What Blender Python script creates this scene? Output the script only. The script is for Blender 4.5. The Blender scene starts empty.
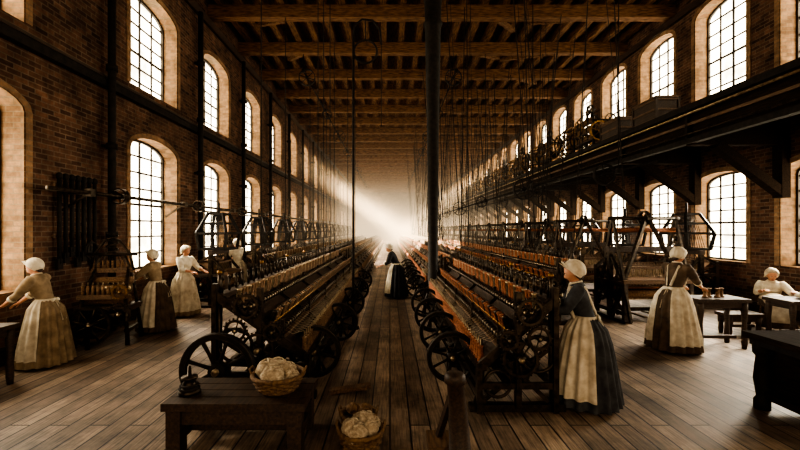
import bpy, math, random
from mathutils import Vector, Matrix
random.seed(7)
S=bpy.context.scene
pi=math.pi
def lin(c):
    return tuple(((x/255)/12.92 if x/255<=0.04045 else ((x/255+0.055)/1.055)**2.4) for x in c)+(1,)
# ---------------------------------------------------------------- materials
MATS={}
def mat(name,c1,c2=None,rough=.6,metal=0,scale=6,bump=.15,stretch=(1,1,1),spec=None,detail=5):
    if name in MATS: return MATS[name]
    m=bpy.data.materials.new(name); m.use_nodes=True
    nt=m.node_tree; N=nt.nodes; L=nt.links; b=N['Principled BSDF']
    b.inputs['Roughness'].default_value=rough; b.inputs['Metallic'].default_value=metal
    if spec is not None: b.inputs['Specular IOR Level'].default_value=spec
    c2=c2 or tuple(x*.6 for x in c1)
    tc=N.new('ShaderNodeTexCoord'); mp=N.new('ShaderNodeMapping'); mp.inputs['Scale'].default_value=stretch
    no=N.new('ShaderNodeTexNoise'); no.inputs['Scale'].default_value=scale; no.inputs['Detail'].default_value=detail
    mx=N.new('ShaderNodeMix'); mx.data_type='RGBA'
    mx.inputs[6].default_value=lin(c2); mx.inputs[7].default_value=lin(c1)
    L.new(tc.outputs['Object'],mp.inputs[0]); L.new(mp.outputs[0],no.inputs['Vector'])
    rp=N.new('ShaderNodeMapRange'); rp.inputs[1].default_value=.3; rp.inputs[2].default_value=.7
    L.new(no.outputs['Fac'],rp.inputs[0]); L.new(rp.outputs[0],mx.inputs[0]); L.new(mx.outputs[2],b.inputs['Base Color'])
    if bump:
        bp=N.new('ShaderNodeBump'); bp.inputs['Strength'].default_value=bump; bp.inputs['Distance'].default_value=.02
        L.new(no.outputs['Fac'],bp.inputs['Height']); L.new(bp.outputs[0],b.inputs['Normal'])
    MATS[name]=m; return m
iron=mat('black_iron',(84,73,61),(36,31,27),rough=.34,metal=.8,scale=14,bump=.2)
iron_d=mat('painted_cast_iron',(44,38,32),(24,20,17),rough=.7,metal=0,scale=10,bump=.15,spec=.25)
steel=mat('worn_steel',(196,176,144),(114,99,80),rough=.3,metal=.9,scale=20,bump=.1)
brass=mat('dull_brass',(152,116,70),(84,63,38),rough=.4,metal=.8,scale=16)
wood_d=mat('dark_oak',(74,55,40),(36,27,20),rough=.55,scale=5,stretch=(8,1,8))
matte=mat('sooty_timber',(54,42,33),(32,25,20),rough=.95,scale=5,stretch=(8,1,8),spec=.1)
wood_m=mat('aged_wood',(122,94,66),(68,49,34),rough=.6,scale=5,stretch=(8,1,8))
beam=mat('ceiling_timber',(144,108,76),(72,50,34),rough=.8,scale=4,stretch=(1,6,6),spec=.2)
joist=mat('joist_timber',(134,99,68),(62,44,30),rough=.85,scale=4,stretch=(6,1,6),spec=.2)
yarn_o=mat('rust_yarn',(164,100,60),(98,56,34),rough=.8,scale=40)
yarn_b=mat('brown_yarn',(146,114,82),(78,58,41),rough=.8,scale=40)
yarn_w=mat('cream_wool',(206,192,168),(150,132,108),rough=.95,scale=30,bump=.6)
rope=mat('hemp_rope',(46,39,32),(26,22,18),rough=.9,scale=40)
wicker=mat('wicker',(140,110,76),(76,54,36),rough=.75,scale=30,bump=.5)
skin=mat('skin',(202,150,118),(182,128,98),rough=.55,scale=12,bump=.03)
hairm=mat('brown_hair',(62,40,26),(34,22,15),rough=.6,scale=30,stretch=(6,6,1))
linen=mat('white_linen',(230,222,204),(184,170,146),rough=.9,scale=9,bump=.25)
slate=mat('slate_wool_dress',(74,76,80),(40,41,45),rough=.9,scale=9,bump=.2)
brownd=mat('brown_wool_dress',(100,82,64),(62,50,39),rough=.9,scale=9,bump=.2)
tand=mat('tan_cotton_dress',(160,140,112),(112,94,72),rough=.9,scale=9,bump=.2)
darkd=mat('black_wool_dress',(46,46,50),(26,26,29),rough=.9,scale=9,bump=.2)
eyew=mat('eye_white',(225,220,210),rough=.3,bump=0); eyed=mat('eye_dark',(40,28,20),rough=.2,bump=0)
lipm=mat('lips',(158,84,72),rough=.5,bump=0)
leather=mat('black_leather',(34,28,24),rough=.45)
greym=mat('window_iron',(62,54,44),(40,34,28),rough=.6)

def brick_mat(name,c1,c2,mortar,sc=1.0,dark=.5):
    m=bpy.data.materials.new(name); m.use_nodes=True; nt=m.node_tree; N=nt.nodes; L=nt.links; b=N['Principled BSDF']
    b.inputs['Roughness'].default_value=.9; b.inputs['Specular IOR Level'].default_value=.25
    tc=N.new('ShaderNodeTexCoord'); sp=N.new('ShaderNodeSeparateXYZ'); cb=N.new('ShaderNodeCombineXYZ')
    L.new(tc.outputs['Object'],sp.inputs[0])
    ad=N.new('ShaderNodeMath'); ad.operation='ADD'
    L.new(sp.outputs['X'],ad.inputs[0]); L.new(sp.outputs['Y'],ad.inputs[1])
    L.new(ad.outputs[0],cb.inputs[0]); L.new(sp.outputs['Z'],cb.inputs[1])
    br=N.new('ShaderNodeTexBrick'); br.inputs['Scale'].default_value=sc
    br.inputs['Brick Width'].default_value=.25; br.inputs['Row Height'].default_value=.088; br.inputs['Mortar Size'].default_value=.01
    br.inputs['Color1'].default_value=lin(c1); br.inputs['Color2'].default_value=lin(c2); br.inputs['Mortar'].default_value=lin(mortar)
    L.new(cb.outputs[0],br.inputs['Vector'])
    def noise(s,d,lo,hi,a,bb):
        no=N.new('ShaderNodeTexNoise'); no.inputs['Scale'].default_value=s; no.inputs['Detail'].default_value=d; no.inputs['Roughness'].default_value=.68; L.new(tc.outputs['Object'],no.inputs['Vector'])
        mr=N.new('ShaderNodeMapRange'); mr.inputs[1].default_value=lo; mr.inputs[2].default_value=hi; mr.inputs[3].default_value=a; mr.inputs[4].default_value=bb
        L.new(no.outputs['Fac'],mr.inputs[0]); return mr.outputs[0]
    col=br.outputs['Color']
    for src in(noise(1.3,10,.36,.64,dark,1.2),noise(6.5,6,.35,.65,.7,1.15)):
        mx=N.new('ShaderNodeMix'); mx.data_type='RGBA'; mx.blend_type='MULTIPLY'; mx.inputs[0].default_value=1
        L.new(col,mx.inputs[6]); L.new(src,mx.inputs[7]); col=mx.outputs[2]
    L.new(col,b.inputs['Base Color'])
    bp=N.new('ShaderNodeBump'); bp.inputs['Strength'].default_value=.7; bp.inputs['Distance'].default_value=.015; bp.invert=True
    L.new(br.outputs['Fac'],bp.inputs['Height']); L.new(bp.outputs[0],b.inputs['Normal'])
    return m
brick=brick_mat('brown_brick',(126,92,72),(74,54,44),(124,106,90),dark=.42)
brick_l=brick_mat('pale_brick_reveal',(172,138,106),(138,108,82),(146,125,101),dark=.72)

def plank_mat():
    m=bpy.data.materials.new('floor_planks'); m.use_nodes=True; nt=m.node_tree; N=nt.nodes; L=nt.links; b=N['Principled BSDF']
    tc=N.new('ShaderNodeTexCoord'); mp=N.new('ShaderNodeMapping'); mp.inputs['Rotation'].default_value=(0,0,pi/2)
    L.new(tc.outputs['Object'],mp.inputs[0])
    br=N.new('ShaderNodeTexBrick'); br.inputs['Scale'].default_value=1; br.inputs['Brick Width'].default_value=4.2; br.inputs['Row Height'].default_value=.21; br.inputs['Mortar Size'].default_value=.009
    br.inputs['Color1'].default_value=lin((170,148,126)); br.inputs['Color2'].default_value=lin((122,104,88)); br.inputs['Mortar'].default_value=lin((26,20,15)); br.inputs['Mortar Smooth'].default_value=.2
    L.new(mp.outputs[0],br.inputs['Vector'])
    mp2=N.new('ShaderNodeMapping'); mp2.inputs['Scale'].default_value=(16,.8,1); L.new(tc.outputs['Object'],mp2.inputs[0])
    no=N.new('ShaderNodeTexNoise'); no.inputs['Scale'].default_value=3; no.inputs['Detail'].default_value=10; no.inputs['Roughness'].default_value=.65; L.new(mp2.outputs[0],no.inputs['Vector'])
    n2=N.new('ShaderNodeTexNoise'); n2.inputs['Scale'].default_value=1.1; n2.inputs['Detail'].default_value=9; n2.inputs['Roughness'].default_value=.72; L.new(tc.outputs['Object'],n2.inputs['Vector'])
    a=N.new('ShaderNodeMath'); a.operation='MULTIPLY'; L.new(no.outputs['Fac'],a.inputs[0]); L.new(n2.outputs['Fac'],a.inputs[1])
    mr=N.new('ShaderNodeMapRange'); mr.inputs[1].default_value=.16; mr.inputs[2].default_value=.34; mr.inputs[3].default_value=.22; mr.inputs[4].default_value=1.15; L.new(a.outputs[0],mr.inputs[0])
    mx=N.new('ShaderNodeMix'); mx.data_type='RGBA'; mx.blend_type='MULTIPLY'; mx.inputs[0].default_value=1
    L.new(br.outputs['Color'],mx.inputs[6]); L.new(mr.outputs[0],mx.inputs[7]); L.new(mx.outputs[2],b.inputs['Base Color'])
    r=N.new('ShaderNodeMapRange'); r.inputs[3].default_value=.4; r.inputs[4].default_value=.7; L.new(no.outputs['Fac'],r.inputs[0]); L.new(r.outputs[0],b.inputs['Roughness'])
    bp=N.new('ShaderNodeBump'); bp.inputs['Strength'].default_value=.5; bp.inputs['Distance'].default_value=.01; bp.invert=True
    L.new(br.outputs['Fac'],bp.inputs['Height']); L.new(bp.outputs[0],b.inputs['Normal'])
    return m
floorm=plank_mat()
def emis(name,c,st):
    m=bpy.data.materials.new(name); m.use_nodes=True; nt=m.node_tree; b=nt.nodes['Principled BSDF']; N=nt.nodes; L=nt.links
    b.inputs['Base Color'].default_value=(.6,.6,.6,1); b.inputs['Emission Color'].default_value=lin(c)
    tc=N.new('ShaderNodeTexCoord'); no=N.new('ShaderNodeTexNoise'); no.inputs['Scale'].default_value=2.2; no.inputs['Detail'].default_value=7; L.new(tc.outputs['Object'],no.inputs['Vector'])
    mr=N.new('ShaderNodeMapRange'); mr.inputs[1].default_value=.36; mr.inputs[2].default_value=.62; mr.inputs[3].default_value=st*.4; mr.inputs[4].default_value=st*1.15; L.new(no.outputs['Fac'],mr.inputs[0])
    L.new(mr.outputs[0],b.inputs['Emission Strength'])
    return m
pane=emis('daylit_grimy_glass',(255,238,206),5.2)

# ---------------------------------------------------------------- mesh builder
class MB:
    def __init__(s): s.v=[];s.f=[];s.m=[];s.sm=[];s.mats=[];s.T=Matrix.Identity(4)
    def mi(s,m):
        if m not in s.mats: s.mats.append(m)
        return s.mats.index(m)
    def add(s,vs,fs,m,smooth=False):
        o=len(s.v); T=s.T
        s.v+= [tuple(T@Vector(p)) for p in vs]
        k=s.mi(m)
        for f in fs: s.f.append([o+i for i in f]); s.m.append(k); s.sm.append(smooth)
    def box(s,c,d,m,R=None):
        x,y,z=d[0]/2,d[1]/2,d[2]/2
        vs=[Vector((a,b,e)) for a in(-x,x) for b in(-y,y) for e in(-z,z)]
        if R is not None: vs=[R@v for v in vs]
        c=Vector(c); vs=[v+c for v in vs]
        s.add(vs,[(0,1,3,2),(4,6,7,5),(0,4,5,1),(2,3,7,6),(0,2,6,4),(1,5,7,3)],m)
    def bar(s,p0,p1,w,h,m,up=(0,0,1)):
        p0=Vector(p0);p1=Vector(p1);d=p1-p0;L=d.length;d.normalize();up=Vector(up)
        if abs(d.dot(up))>.98: up=Vector((0,1,0))
        x=d.cross(up).normalized(); z=x.cross(d)
        R=Matrix((x,d,z)).transposed()
        s.box((p0+p1)/2,(w,L,h),m,R)
    def tube(s,pts,rad,m,n=8,cap=True,smooth=True,flat=1.0):
        pts=[Vector(p) for p in pts]
        if not hasattr(rad,'__len__'): rad=[rad]*len(pts)
        vs=[];fs=[];prev=None
        for i,p in enumerate(pts):
            if i==0:d=pts[1]-p
            elif i==len(pts)-1:d=p-pts[i-1]
            else:d=(pts[i+1]-p).normalized()+(p-pts[i-1]).normalized()
            d.normalize()
            if prev is None:
                a=Vector((0,0,1)) if abs(d.z)<.9 else Vector((1,0,0))
                x=d.cross(a).normalized()
            else:
                x=(prev-d*prev.dot(d)).normalized()
            prev=x; y=d.cross(x)
            for k in range(n):
                t=2*pi*k/n
                vs.append(p+(x*math.cos(t)+y*math.sin(t)*flat)*rad[i])
        for i in range(len(pts)-1):
            for k in range(n):
                a=i*n+k;b=i*n+(k+1)%n
                fs.append((a,b,b+n,a+n))
        if cap:
            fs.append(tuple(range(n))[::-1]); fs.append(tuple((len(pts)-1)*n+k for k in range(n)))
        s.add(vs,fs,m,smooth)
    def cyl(s,p0,p1,r,m,n=8,r2=None,smooth=True): s.tube([p0,p1],[r,r if r2 is None else r2],m,n,smooth=smooth)
    def ell(s,c,r,m,n=12,k=8,R=None,fn=None,smooth=True):
        vs=[];fs=[];c=Vector(c)
        for i in range(k+1):
            a=pi*i/k
            for j in range(n):
                t=2*pi*j/n
                v=Vector((r[0]*math.sin(a)*math.cos(t),r[1]*math.sin(a)*math.sin(t),r[2]*math.cos(a)))
                if fn: v=fn(v)
                if R is not None: v=R@v
                vs.append(v+c)
        for i in range(k):
            for j in range(n):
                fs.append((i*n+j,i*n+(j+1)%n,(i+1)*n+(j+1)%n,(i+1)*n+j))
        s.add(vs,fs,m,smooth)
    def rings(s,rl,m,n=24,cap=True,smooth=True,a0=0,a1=2*pi,fn=None):
        closed=abs(a1-a0-2*pi)<1e-4; vs=[];fs=[]
        nn=n if closed else n+1
        for q,(cx,cy,cz,rx,ry) in enumerate(rl):
            for j in range(nn):
                t=a0+(a1-a0)*j/n; g=fn(t,q/(len(rl)-1)) if fn else 1
                vs.append((cx+rx*g*math.cos(t),cy+ry*g*math.sin(t),cz))
        for i in range(len(rl)-1):
            for j in range(n):
                b=(j+1)%nn
                fs.append((i*nn+j,i*nn+b,(i+1)*nn+b,(i+1)*nn+j))
        if cap and closed:
            fs.append(tuple(range(nn))[::-1]); fs.append(tuple((len(rl)-1)*nn+k for k in range(nn)))
        s.add(vs,fs,m,smooth)
    def ring(s,c,axis,R,r,m,n=24,k=6):
        c=Vector(c);a=Vector(axis).normalized();u=a.cross(Vector((0,0,1)) if abs(a.z)<.9 else Vector((1,0,0))).normalized();w=a.cross(u)
        vs=[];fs=[]
        for i in range(n):
            t=2*pi*i/n;d=u*math.cos(t)+w*math.sin(t)
            for j in range(k):
                q=2*pi*j/k; vs.append(c+d*(R+r*math.cos(q))+a*r*math.sin(q))
        for i in range(n):
            for j in range(k):
                fs.append((i*k+j,((i+1)%n)*k+j,((i+1)%n)*k+(j+1)%k,i*k+(j+1)%k))
        s.add(vs,fs,m,True)
    def wheel(s,c,axis,R,m,spokes=6,rim=.03,hub=.06,teeth=0,n=28,wide=.05):
        c=Vector(c);a=Vector(axis).normalized();u=a.cross(Vector((0,0,1)) if abs(a.z)<.9 else Vector((1,0,0))).normalized();w=a.cross(u)
        vs=[];fs=[]
        for i in range(n):
            t=2*pi*i/n;d=u*math.cos(t)+w*math.sin(t)
            for (rr,o) in((R,-wide/2),(R,wide/2),(R-rim,wide/2),(R-rim,-wide/2)): vs.append(c+d*rr+a*o)
        for i in range(n):
            for j in range(4):
                fs.append((i*4+j,((i+1)%n)*4+j,((i+1)%n)*4+(j+1)%4,i*4+(j+1)%4))
        s.add(vs,fs,m)
        s.cyl(c-a*wide*.8,c+a*wide*.8,hub,m,12); s.cyl(c-a*wide*1.3,c+a*wide*1.3,hub*.45,steel,8)
        for i in range(spokes):
            t=2*pi*i/spokes+.3;d=u*math.cos(t)+w*math.sin(t)
            s.tube([c+d*hub*.7,c+d*(R*.5),c+d*(R-rim*.5)],[R*.06,R*.045,R*.06],m,6)
        for i in range(teeth):
            t=2*pi*i/teeth;d=u*math.cos(t)+w*math.sin(t)
            s.cyl(c+d*(R-.005),c+d*(R+.02),.012,m,4)
    def data(s,name):
        me=bpy.data.meshes.new(name); me.from_pydata(s.v,[],s.f)
        for m in s.mats: me.materials.append(m)
        me.polygons.foreach_set('material_index',s.m); me.polygons.foreach_set('use_smooth',s.sm); me.update(); return me
    def obj(s,name,loc=(0,0,0),rot=(0,0,0),parent=None):
        o=bpy.data.objects.new(name,s.data(name)); S.collection.objects.link(o); o.location=loc; o.rotation_euler=rot
        if parent: o.parent=parent
        return o
def inst(name,me,loc,rz=0,sc=1):
    o=bpy.data.objects.new(name,me); S.collection.objects.link(o); o.location=loc; o.rotation_euler=(0,0,rz); o.scale=(sc,sc,sc) if not hasattr(sc,'__len__') else sc; return o

# ---------------------------------------------------------------- room
CAM=2.05; XL=-5.9; XR=9.25; ZT=9.75; YB=-5.0; YE=76.0
m=MB(); m.box(((XL+XR)/2,(YB+YE)/2,-.1),(XR-XL+1.4,YE-YB+.6,.2),floorm); m.obj('floor')
m=MB(); m.box(((XL+XR)/2,(YB+YE)/2,ZT+.08),(XR-XL+1.4,YE-YB+.6,.14),joist); m.obj('ceiling')

def arch_z(y,yc,w,zs,rise):
    q=max(0,1-((y-yc)/(w/2))**2); return zs+rise*math.sqrt(q)
NA=12
def make_wall(name,X,sg,cols,wins,y0,y1):
    b=MB(); D=.48
    def rect(ya,yb,za,zb):
        b.add([(X,ya,za),(X,yb,za),(X,yb,zb),(X,ya,zb)],[(0,1,2,3)],brick)
    cur=y0
    for yc,w in cols:
        a,c=yc-w/2,yc+w/2
        rect(cur,a,0,ZT); cur=c
        zb=0
        for i,(si,sp,ri) in enumerate(wins):
            rect(a,c,zb,si)
            zb=sp+ri+.15
            ys=[yc-w/2*math.cos(pi*k/NA) for k in range(NA+1)]
            zs=[arch_z(y,yc,w,sp,ri) for y in ys]
            for k in range(NA):
                b.add([(X,ys[k],zs[k]),(X,ys[k+1],zs[k+1]),(X,ys[k+1],zb),(X,ys[k],zb)],[(0,1,2,3)],brick)
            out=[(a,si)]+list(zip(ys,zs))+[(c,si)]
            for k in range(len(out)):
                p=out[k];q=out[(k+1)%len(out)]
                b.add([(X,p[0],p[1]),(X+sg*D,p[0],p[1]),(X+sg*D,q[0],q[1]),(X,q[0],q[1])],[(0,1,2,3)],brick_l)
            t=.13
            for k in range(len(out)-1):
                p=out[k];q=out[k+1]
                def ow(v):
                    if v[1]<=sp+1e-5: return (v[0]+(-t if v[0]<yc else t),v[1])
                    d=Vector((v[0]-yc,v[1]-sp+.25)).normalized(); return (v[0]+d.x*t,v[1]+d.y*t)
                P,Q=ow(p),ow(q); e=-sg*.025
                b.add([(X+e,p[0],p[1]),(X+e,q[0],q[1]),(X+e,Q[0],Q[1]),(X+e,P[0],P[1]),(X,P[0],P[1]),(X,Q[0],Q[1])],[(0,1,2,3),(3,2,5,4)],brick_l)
        rect(a,c,zb,ZT)
    rect(cur,y1,0,ZT)
    return b.obj(name)
def window_mesh(w,h1,rise,cols=4,rows=7):
    b=MB(); ys=[-w/2*math.cos(pi*k/NA) for k in range(NA+1)]
    out=[(-w/2,0)]+[(y,arch_z(y,0,w,h1,rise)) for y in ys]+[(w/2,0)]
    b.add([(0,p[0],p[1]) for p in out],[tuple(range(len(out)))],pane)
    for k in range(len(out)):
        p=out[k];q=out[(k+1)%len(out)]
        if abs(p[0]-q[0])+abs(p[1]-q[1])<1e-4: continue
        b.bar((0,p[0],p[1]),(0,q[0],q[1]),.1,.12,greym,up=(1,0,0))
    for i in range(1,cols):
        y=-w/2+w*i/cols; b.box((0,y,arch_z(y,0,w,h1,rise)/2),(.06,.044 if i!=cols//2 else .06,arch_z(y,0,w,h1,rise)),greym)
    H=h1+rise
    for i in range(1,rows):
        z=H*i/rows; hw=w/2 if z<h1 else w/2*math.sqrt(max(0,1-((z-h1)/rise)**2))
        b.box((0,0,z),(.06,2*hw,.042 if i!=rows//2 else .06),greym)
    return b.data('arched_window')
LC=[(5.45,2.0)]+[(10.08+3.54*i,2.0) for i in range(18)]
LW=[(1.08,3.95,.34),(5.4,7.5,.34)]
RC=[(3.3,1.75),(5.95,1.75),(8.6,1.75)]+[(11.25+2.65*i,1.75) for i in range(24)]
RW=[(1.2,3.38,.3),(5.85,8.35,.32)]
make_wall('wall_left',XL,-1,LC,LW,YB,YE)
make_wall('wall_right',XR,1,RC,RW,YB,YE)
wn=1
for X,sg,C,W,nc in((XL,-1,LC,LW,4),(XR,1,RC,RW,4)):
    ms=[window_mesh(C[1][1],sp-si,ri,nc,8 if j==0 and sg<0 else 7) for j,(si,sp,ri) in enumerate(W)]
    for (yc,w) in C:
        for me,(si,sp,ri) in zip(ms,W):
            inst('window_%d'%wn,me,(X+sg*.43,yc,si)); wn+=1
m=MB(); m.box(((XL+XR)/2,YE+.1,ZT/2),(XR-XL+.4,.2,ZT),brick); m.obj('wall_back')
# trims along walls
m=MB(); m.box((XL+.07,(YB+YE)/2,5.05),(.14,YE-YB,.16),iron_d); m.box((XL+.04,(YB+YE)/2,5.2),(.08,YE-YB,.05),wood_d); m.obj('trim_1')
m=MB(); m.box((XL+.05,(YB+YE)/2,8.75),(.1,YE-YB,.25),wood_d); m.obj('trim_2')
m=MB(); m.box((XR-.05,(YB+YE)/2,8.85),(.1,YE-YB,.2),wood_d); m.obj('trim_3')
m=MB(); m.box((XL+.03,(YB+YE)/2,.12),(.06,YE-YB,.24),wood_d); m.obj('baseboard_left')
m=MB(); m.box((XR-.03,(YB+YE)/2,.12),(.06,YE-YB,.24),wood_d); m.obj('baseboard_right')
# ceiling timber
m=MB()
for k in range(0,29):
    y=.1+2.6*k
    m.box(((XL+XR)/2,y,9.15),(XR-XL,.3,.4),beam)
m.obj('ceiling_cross_beams')
m=MB(); x=XL+.4; k=0
while x<XR:
    m.box((x,(YB+YE)/2,9.53),(.2,YE-YB,.34),joist); x+=.66
m.obj('ceiling_joists')
m=MB()
rb=random.Random(3)
for k in range(3,22):
    y=.1+2.6*k
    for x in(-3.5,-1.2,1.6,3.6,6):
        if rb.random()<.5:
            s=rb.choice((-1,1)); m.bar((x,y+.15,9.0),(x+s*rb.uniform(.7,1.3),y+rb.uniform(1.0,1.8),9.4),.14,.14,beam)
m.obj('ceiling_braces')

for y in [8.2]+[12.05+3.54*i for i in range(10)]:
    m=MB(); m.cyl((0,0,0),(0,0,8.6),.075,iron_d,10)
    for z in(.1,1.9,3.7,5.3,7.0): m.cyl((0,0,z),(0,0,z+.12),.11,iron_d,10)
    m.box((-.09,0,3.76),(.12,.2,.05),iron_d); m.box((-.09,0,7.06),(.12,.2,.05),iron_d)
    m.obj('wall_drainpipe',(XL+.2,y,0))

# ---------------------------------------------------------------- columns
def column(x,y):
    m=MB(); pr=[(0,.3),(.12,.3),(.14,.22),(.3,.19),(.36,.13),(4.5,.16),(7.6,.22),(7.7,.27),(7.8,.22),(8.3,.24),(8.6,.3),(9.3,.32)]
    m.rings([(0,0,z,r,r) for z,r in pr],iron_d,20); m.obj('cast_iron_column',(x,y,0))
column(1.18,11)

# ---------------------------------------------------------------- spinning frames
def spinning(name,x0,dx,y0,y1,ya,yb,wheels=(),W=1.1,H=1.3,fine=22):
    m=MB(); kk=W/1.1; W=1.1
    def P(u,y,h): return (x0+dx*u*kk,y,h*H/1.3)
    L=y1-y0; ym=(y0+y1)/2
    def rail(u,h,w,t,mt): m.box(P(u,ym,h),(w,L,t),mt)
    rail(.05,.5,.1,.08,iron); rail(.0,.34,.05,.06,iron); rail(W-.06,1.24,.14,.06,wood_d); rail(W-.04,.3,.06,.08,iron)
    rail(.06,.12,.06,.06,iron); rail(.33,.72,.07,.04,wood_m); rail(.6,.92,.06,.04,iron)
    a,b=P(.12,0,.5),P(W-.12,0,1.2)
    m.add([(a[0],y0+.05,a[2]),(b[0],y0+.05,b[2]),(b[0],y1-.05,b[2]),(a[0],y1-.05,a[2])],[(0,1,2,3)],wood_d)
    m.cyl(P(W*.5,y0+.1,.38),P(W*.5,y1-.1,.38),.17,iron,14)
    m.cyl(P(.34,y0+.02,.82),P(.34,y1-.02,.82),.03,steel,8)
    m.cyl(P(.44,y0+.02,.9),P(.44,y1-.02,.9),.022,brass,8)
    m.cyl(P(.7,y0+.02,1.1),P(.7,y1-.02,1.1),.03,steel,8)
    n=max(2,round(L/1.55)); 
    for i in range(n+1):
        y=y0+.05+(L-.1)*i/n
        m.box(P(W/2,y,.04),(W*kk+.2,.1,.08),iron)
        m.tube([P(-.02,y,.06),P(.04,y,.3),P(.05,y,.52)],[.05,.032,.04],iron,6)
        m.tube([P(W-.02,y,.06),P(W-.06,y,.6),P(W-.05,y,1.27)],[.05,.032,.04],iron,6)
        m.bar(P(.04,y,.5),P(W-.06,y,1.22),.06,.08,iron)
        m.bar(P(.05,y,.1),P(W-.1,y,.7),.04,.05,iron)
        m.bar(P(W-.1,y,.1),P(.3,y,.64),.04,.05,iron)
        m.bar(P(.3,y,.64),P(.3,y,.96),.04,.05,iron); m.bar(P(.72,y,.98),P(.72,y,1.2),.04,.05,iron)
        if y<fine: m.cyl(P(W-.06,y,1.26),P(W-.06,y,1.5),.022,iron,6); m.ell(P(W-.06,y,1.53),(.035,)*3,brass,8,6)
    y=y0+.12; j=0
    while y<y1-.1:
        near=y<fine*.6; st=.115 if near else (.13 if y<fine else .3); r=.042 if y<fine else .06; ns=8 if near else 5
        m.tube([P(.06,y,.54),P(.06,y,.56),P(.06,y,.58),P(.06,y,.7),P(.06,y,.72)],[r,r,r*.8,r*.62,r*.9],ya,ns)
        if near:
            m.cyl(P(.06,y,.36),P(.06,y,.8),.009,steel,5)
            m.cyl(P(.06,y,.44),P(.06,y,.54),.022,brass,6)
        m.cyl(P(.34,y-.03,.82),P(.34,y+.03,.82),.045,iron,ns); m.cyl(P(.7,y-.03,1.1),P(.7,y+.03,1.1),.045,iron,ns)
        m.tube([P(.5,y,.86),P(.46,y,.9),P(.41,y,1.03),P(.4,y,1.05)],[r,r*.95,r*.7,r*.9],iron if j%3==0 else yb,ns)
        m.tube([P(.86,y,1.12),P(.85,y,1.15),P(.83,y,1.3),P(.83,y,1.32)],[r,r*.95,r*.7,r*.85],yb if j%3 else steel,ns)
        if y<fine and j%2==0:
            m.cyl(P(W-.06,y,1.26),P(W-.06,y,1.44),.016,iron,5); m.ell(P(W-.06,y,1.45),(.024,)*3,iron,6,4)
        if near: m.tube([P(.34,y,.84),P(.2,y,.76),P(.07,y,.8)],.0035,yarn_w,3)
        y+=st; j+=1
    for ye,sg in((y0,-1),(y1,1)):
        m.bar(P(0,ye,.5),P(W,ye,1.28),.05,.1,iron); m.bar(P(0,ye,.0),P(0,ye,.56),.06,.09,iron,up=(0,1,0)); m.bar(P(W-.03,ye,.0),P(W-.03,ye,1.4),.06,.09,iron,up=(0,1,0))
        m.bar(P(0,ye,.3),P(W,ye,.3),.05,.07,iron)
        m.bar(P(W*.5,ye,.05),P(W*.5,ye,1.35),.06,.09,iron,up=(0,1,0))
        m.ring(P(W*.24,ye,.32),(0,1,0),.15,.02,iron); m.ring(P(W*.76,ye,.65),(0,1,0),.2,.022,iron)
        if sg<0:
            m.wheel(P(W*.5,ye-.08,.62),(0,1,0),.2,iron,5,teeth=26,wide=.04); m.wheel(P(W*.72,ye-.12,.86),(0,1,0),.13,iron,4,teeth=18,wide=.035,hub=.03)
            m.wheel(P(W*.34,ye-.12,.84),(0,1,0),.11,iron,4,teeth=16,wide=.035,hub=.03); m.wheel(P(W*.62,ye-.09,1.14),(0,1,0),.15,iron,5,teeth=20,wide=.04,hub=.03)
            m.cyl(P(W*.5,ye-.16,.62),P(W*.5,ye+.1,.62),.03,steel)
    for (u,y,h,R) in wheels:
        m.wheel(P(u,y,h*1.3/H),(0,1,0),R,iron_d,8,rim=R*.17,hub=R*.22,wide=.07,n=36)
        m.ring(P(u,y-.036,h*1.3/H),(0,1,0),R*.98,.008,iron,36,5); m.ring(P(u,y-.036,h*1.3/H),(0,1,0),R*.84,.006,iron,36,5)
        m.cyl(P(u,y-.05,h*1.3/H),P(u,y+.35,h*1.3/H),.028,steel,8)
        m.bar(P(u,y+.28,h*1.3/H),P(.05,y+.28,.4),.05,.07,iron)
        m.bar(P(u,y+.28,0),P(u,y+.28,h*1.3/H),.06,.06,iron,up=(0,1,0))
    return m.obj(name)
SF='spinning_frame'
spinning(SF,-1.0,-1,4.85,14.6,yarn_b,yarn_b,wheels=[(.93,4.58,.44,.43),(.02,5.45,.4,.35),(-.08,7.2,.4,.34),(-.08,9.2,.4,.33),(-.08,11.2,.4,.33),(-.08,13.2,.4,.33)],W=1.15)
spinning(SF,-1.0,-1,15.3,34,yarn_b,yarn_b,W=1.15)
spinning(SF,-1.0,-1,34.6,60,yarn_b,yarn_b,W=1.15)
spinning(SF,1.0,1,4.5,10.5,yarn_o,yarn_o,wheels=[(-.24,5.2+1.3*i,.4,.33) for i in range(4)],W=.88)
spinning(SF,1.0,1,11.5,26,yarn_o,yarn_o,wheels=[(-.24,11.8+1.6*i,.4,.33) for i in range(5)],W=.95)
spinning(SF,1.0,1,26.6,57,yarn_o,yarn_o,W=.95)
spinning(SF,3.1,1,8.6,26,yarn_b,yarn_o,W=1.05,H=1.4)
spinning(SF,3.1,1,26.6,55,yarn_b,yarn_o,W=1.05,H=1.4,fine=10)
spinning(SF,-3.0,-1,12.2,28,yarn_b,yarn_b,W=1.0)
spinning(SF,-3.0,-1,28.6,56,yarn_b,yarn_b,W=1.0,fine=10)

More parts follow.
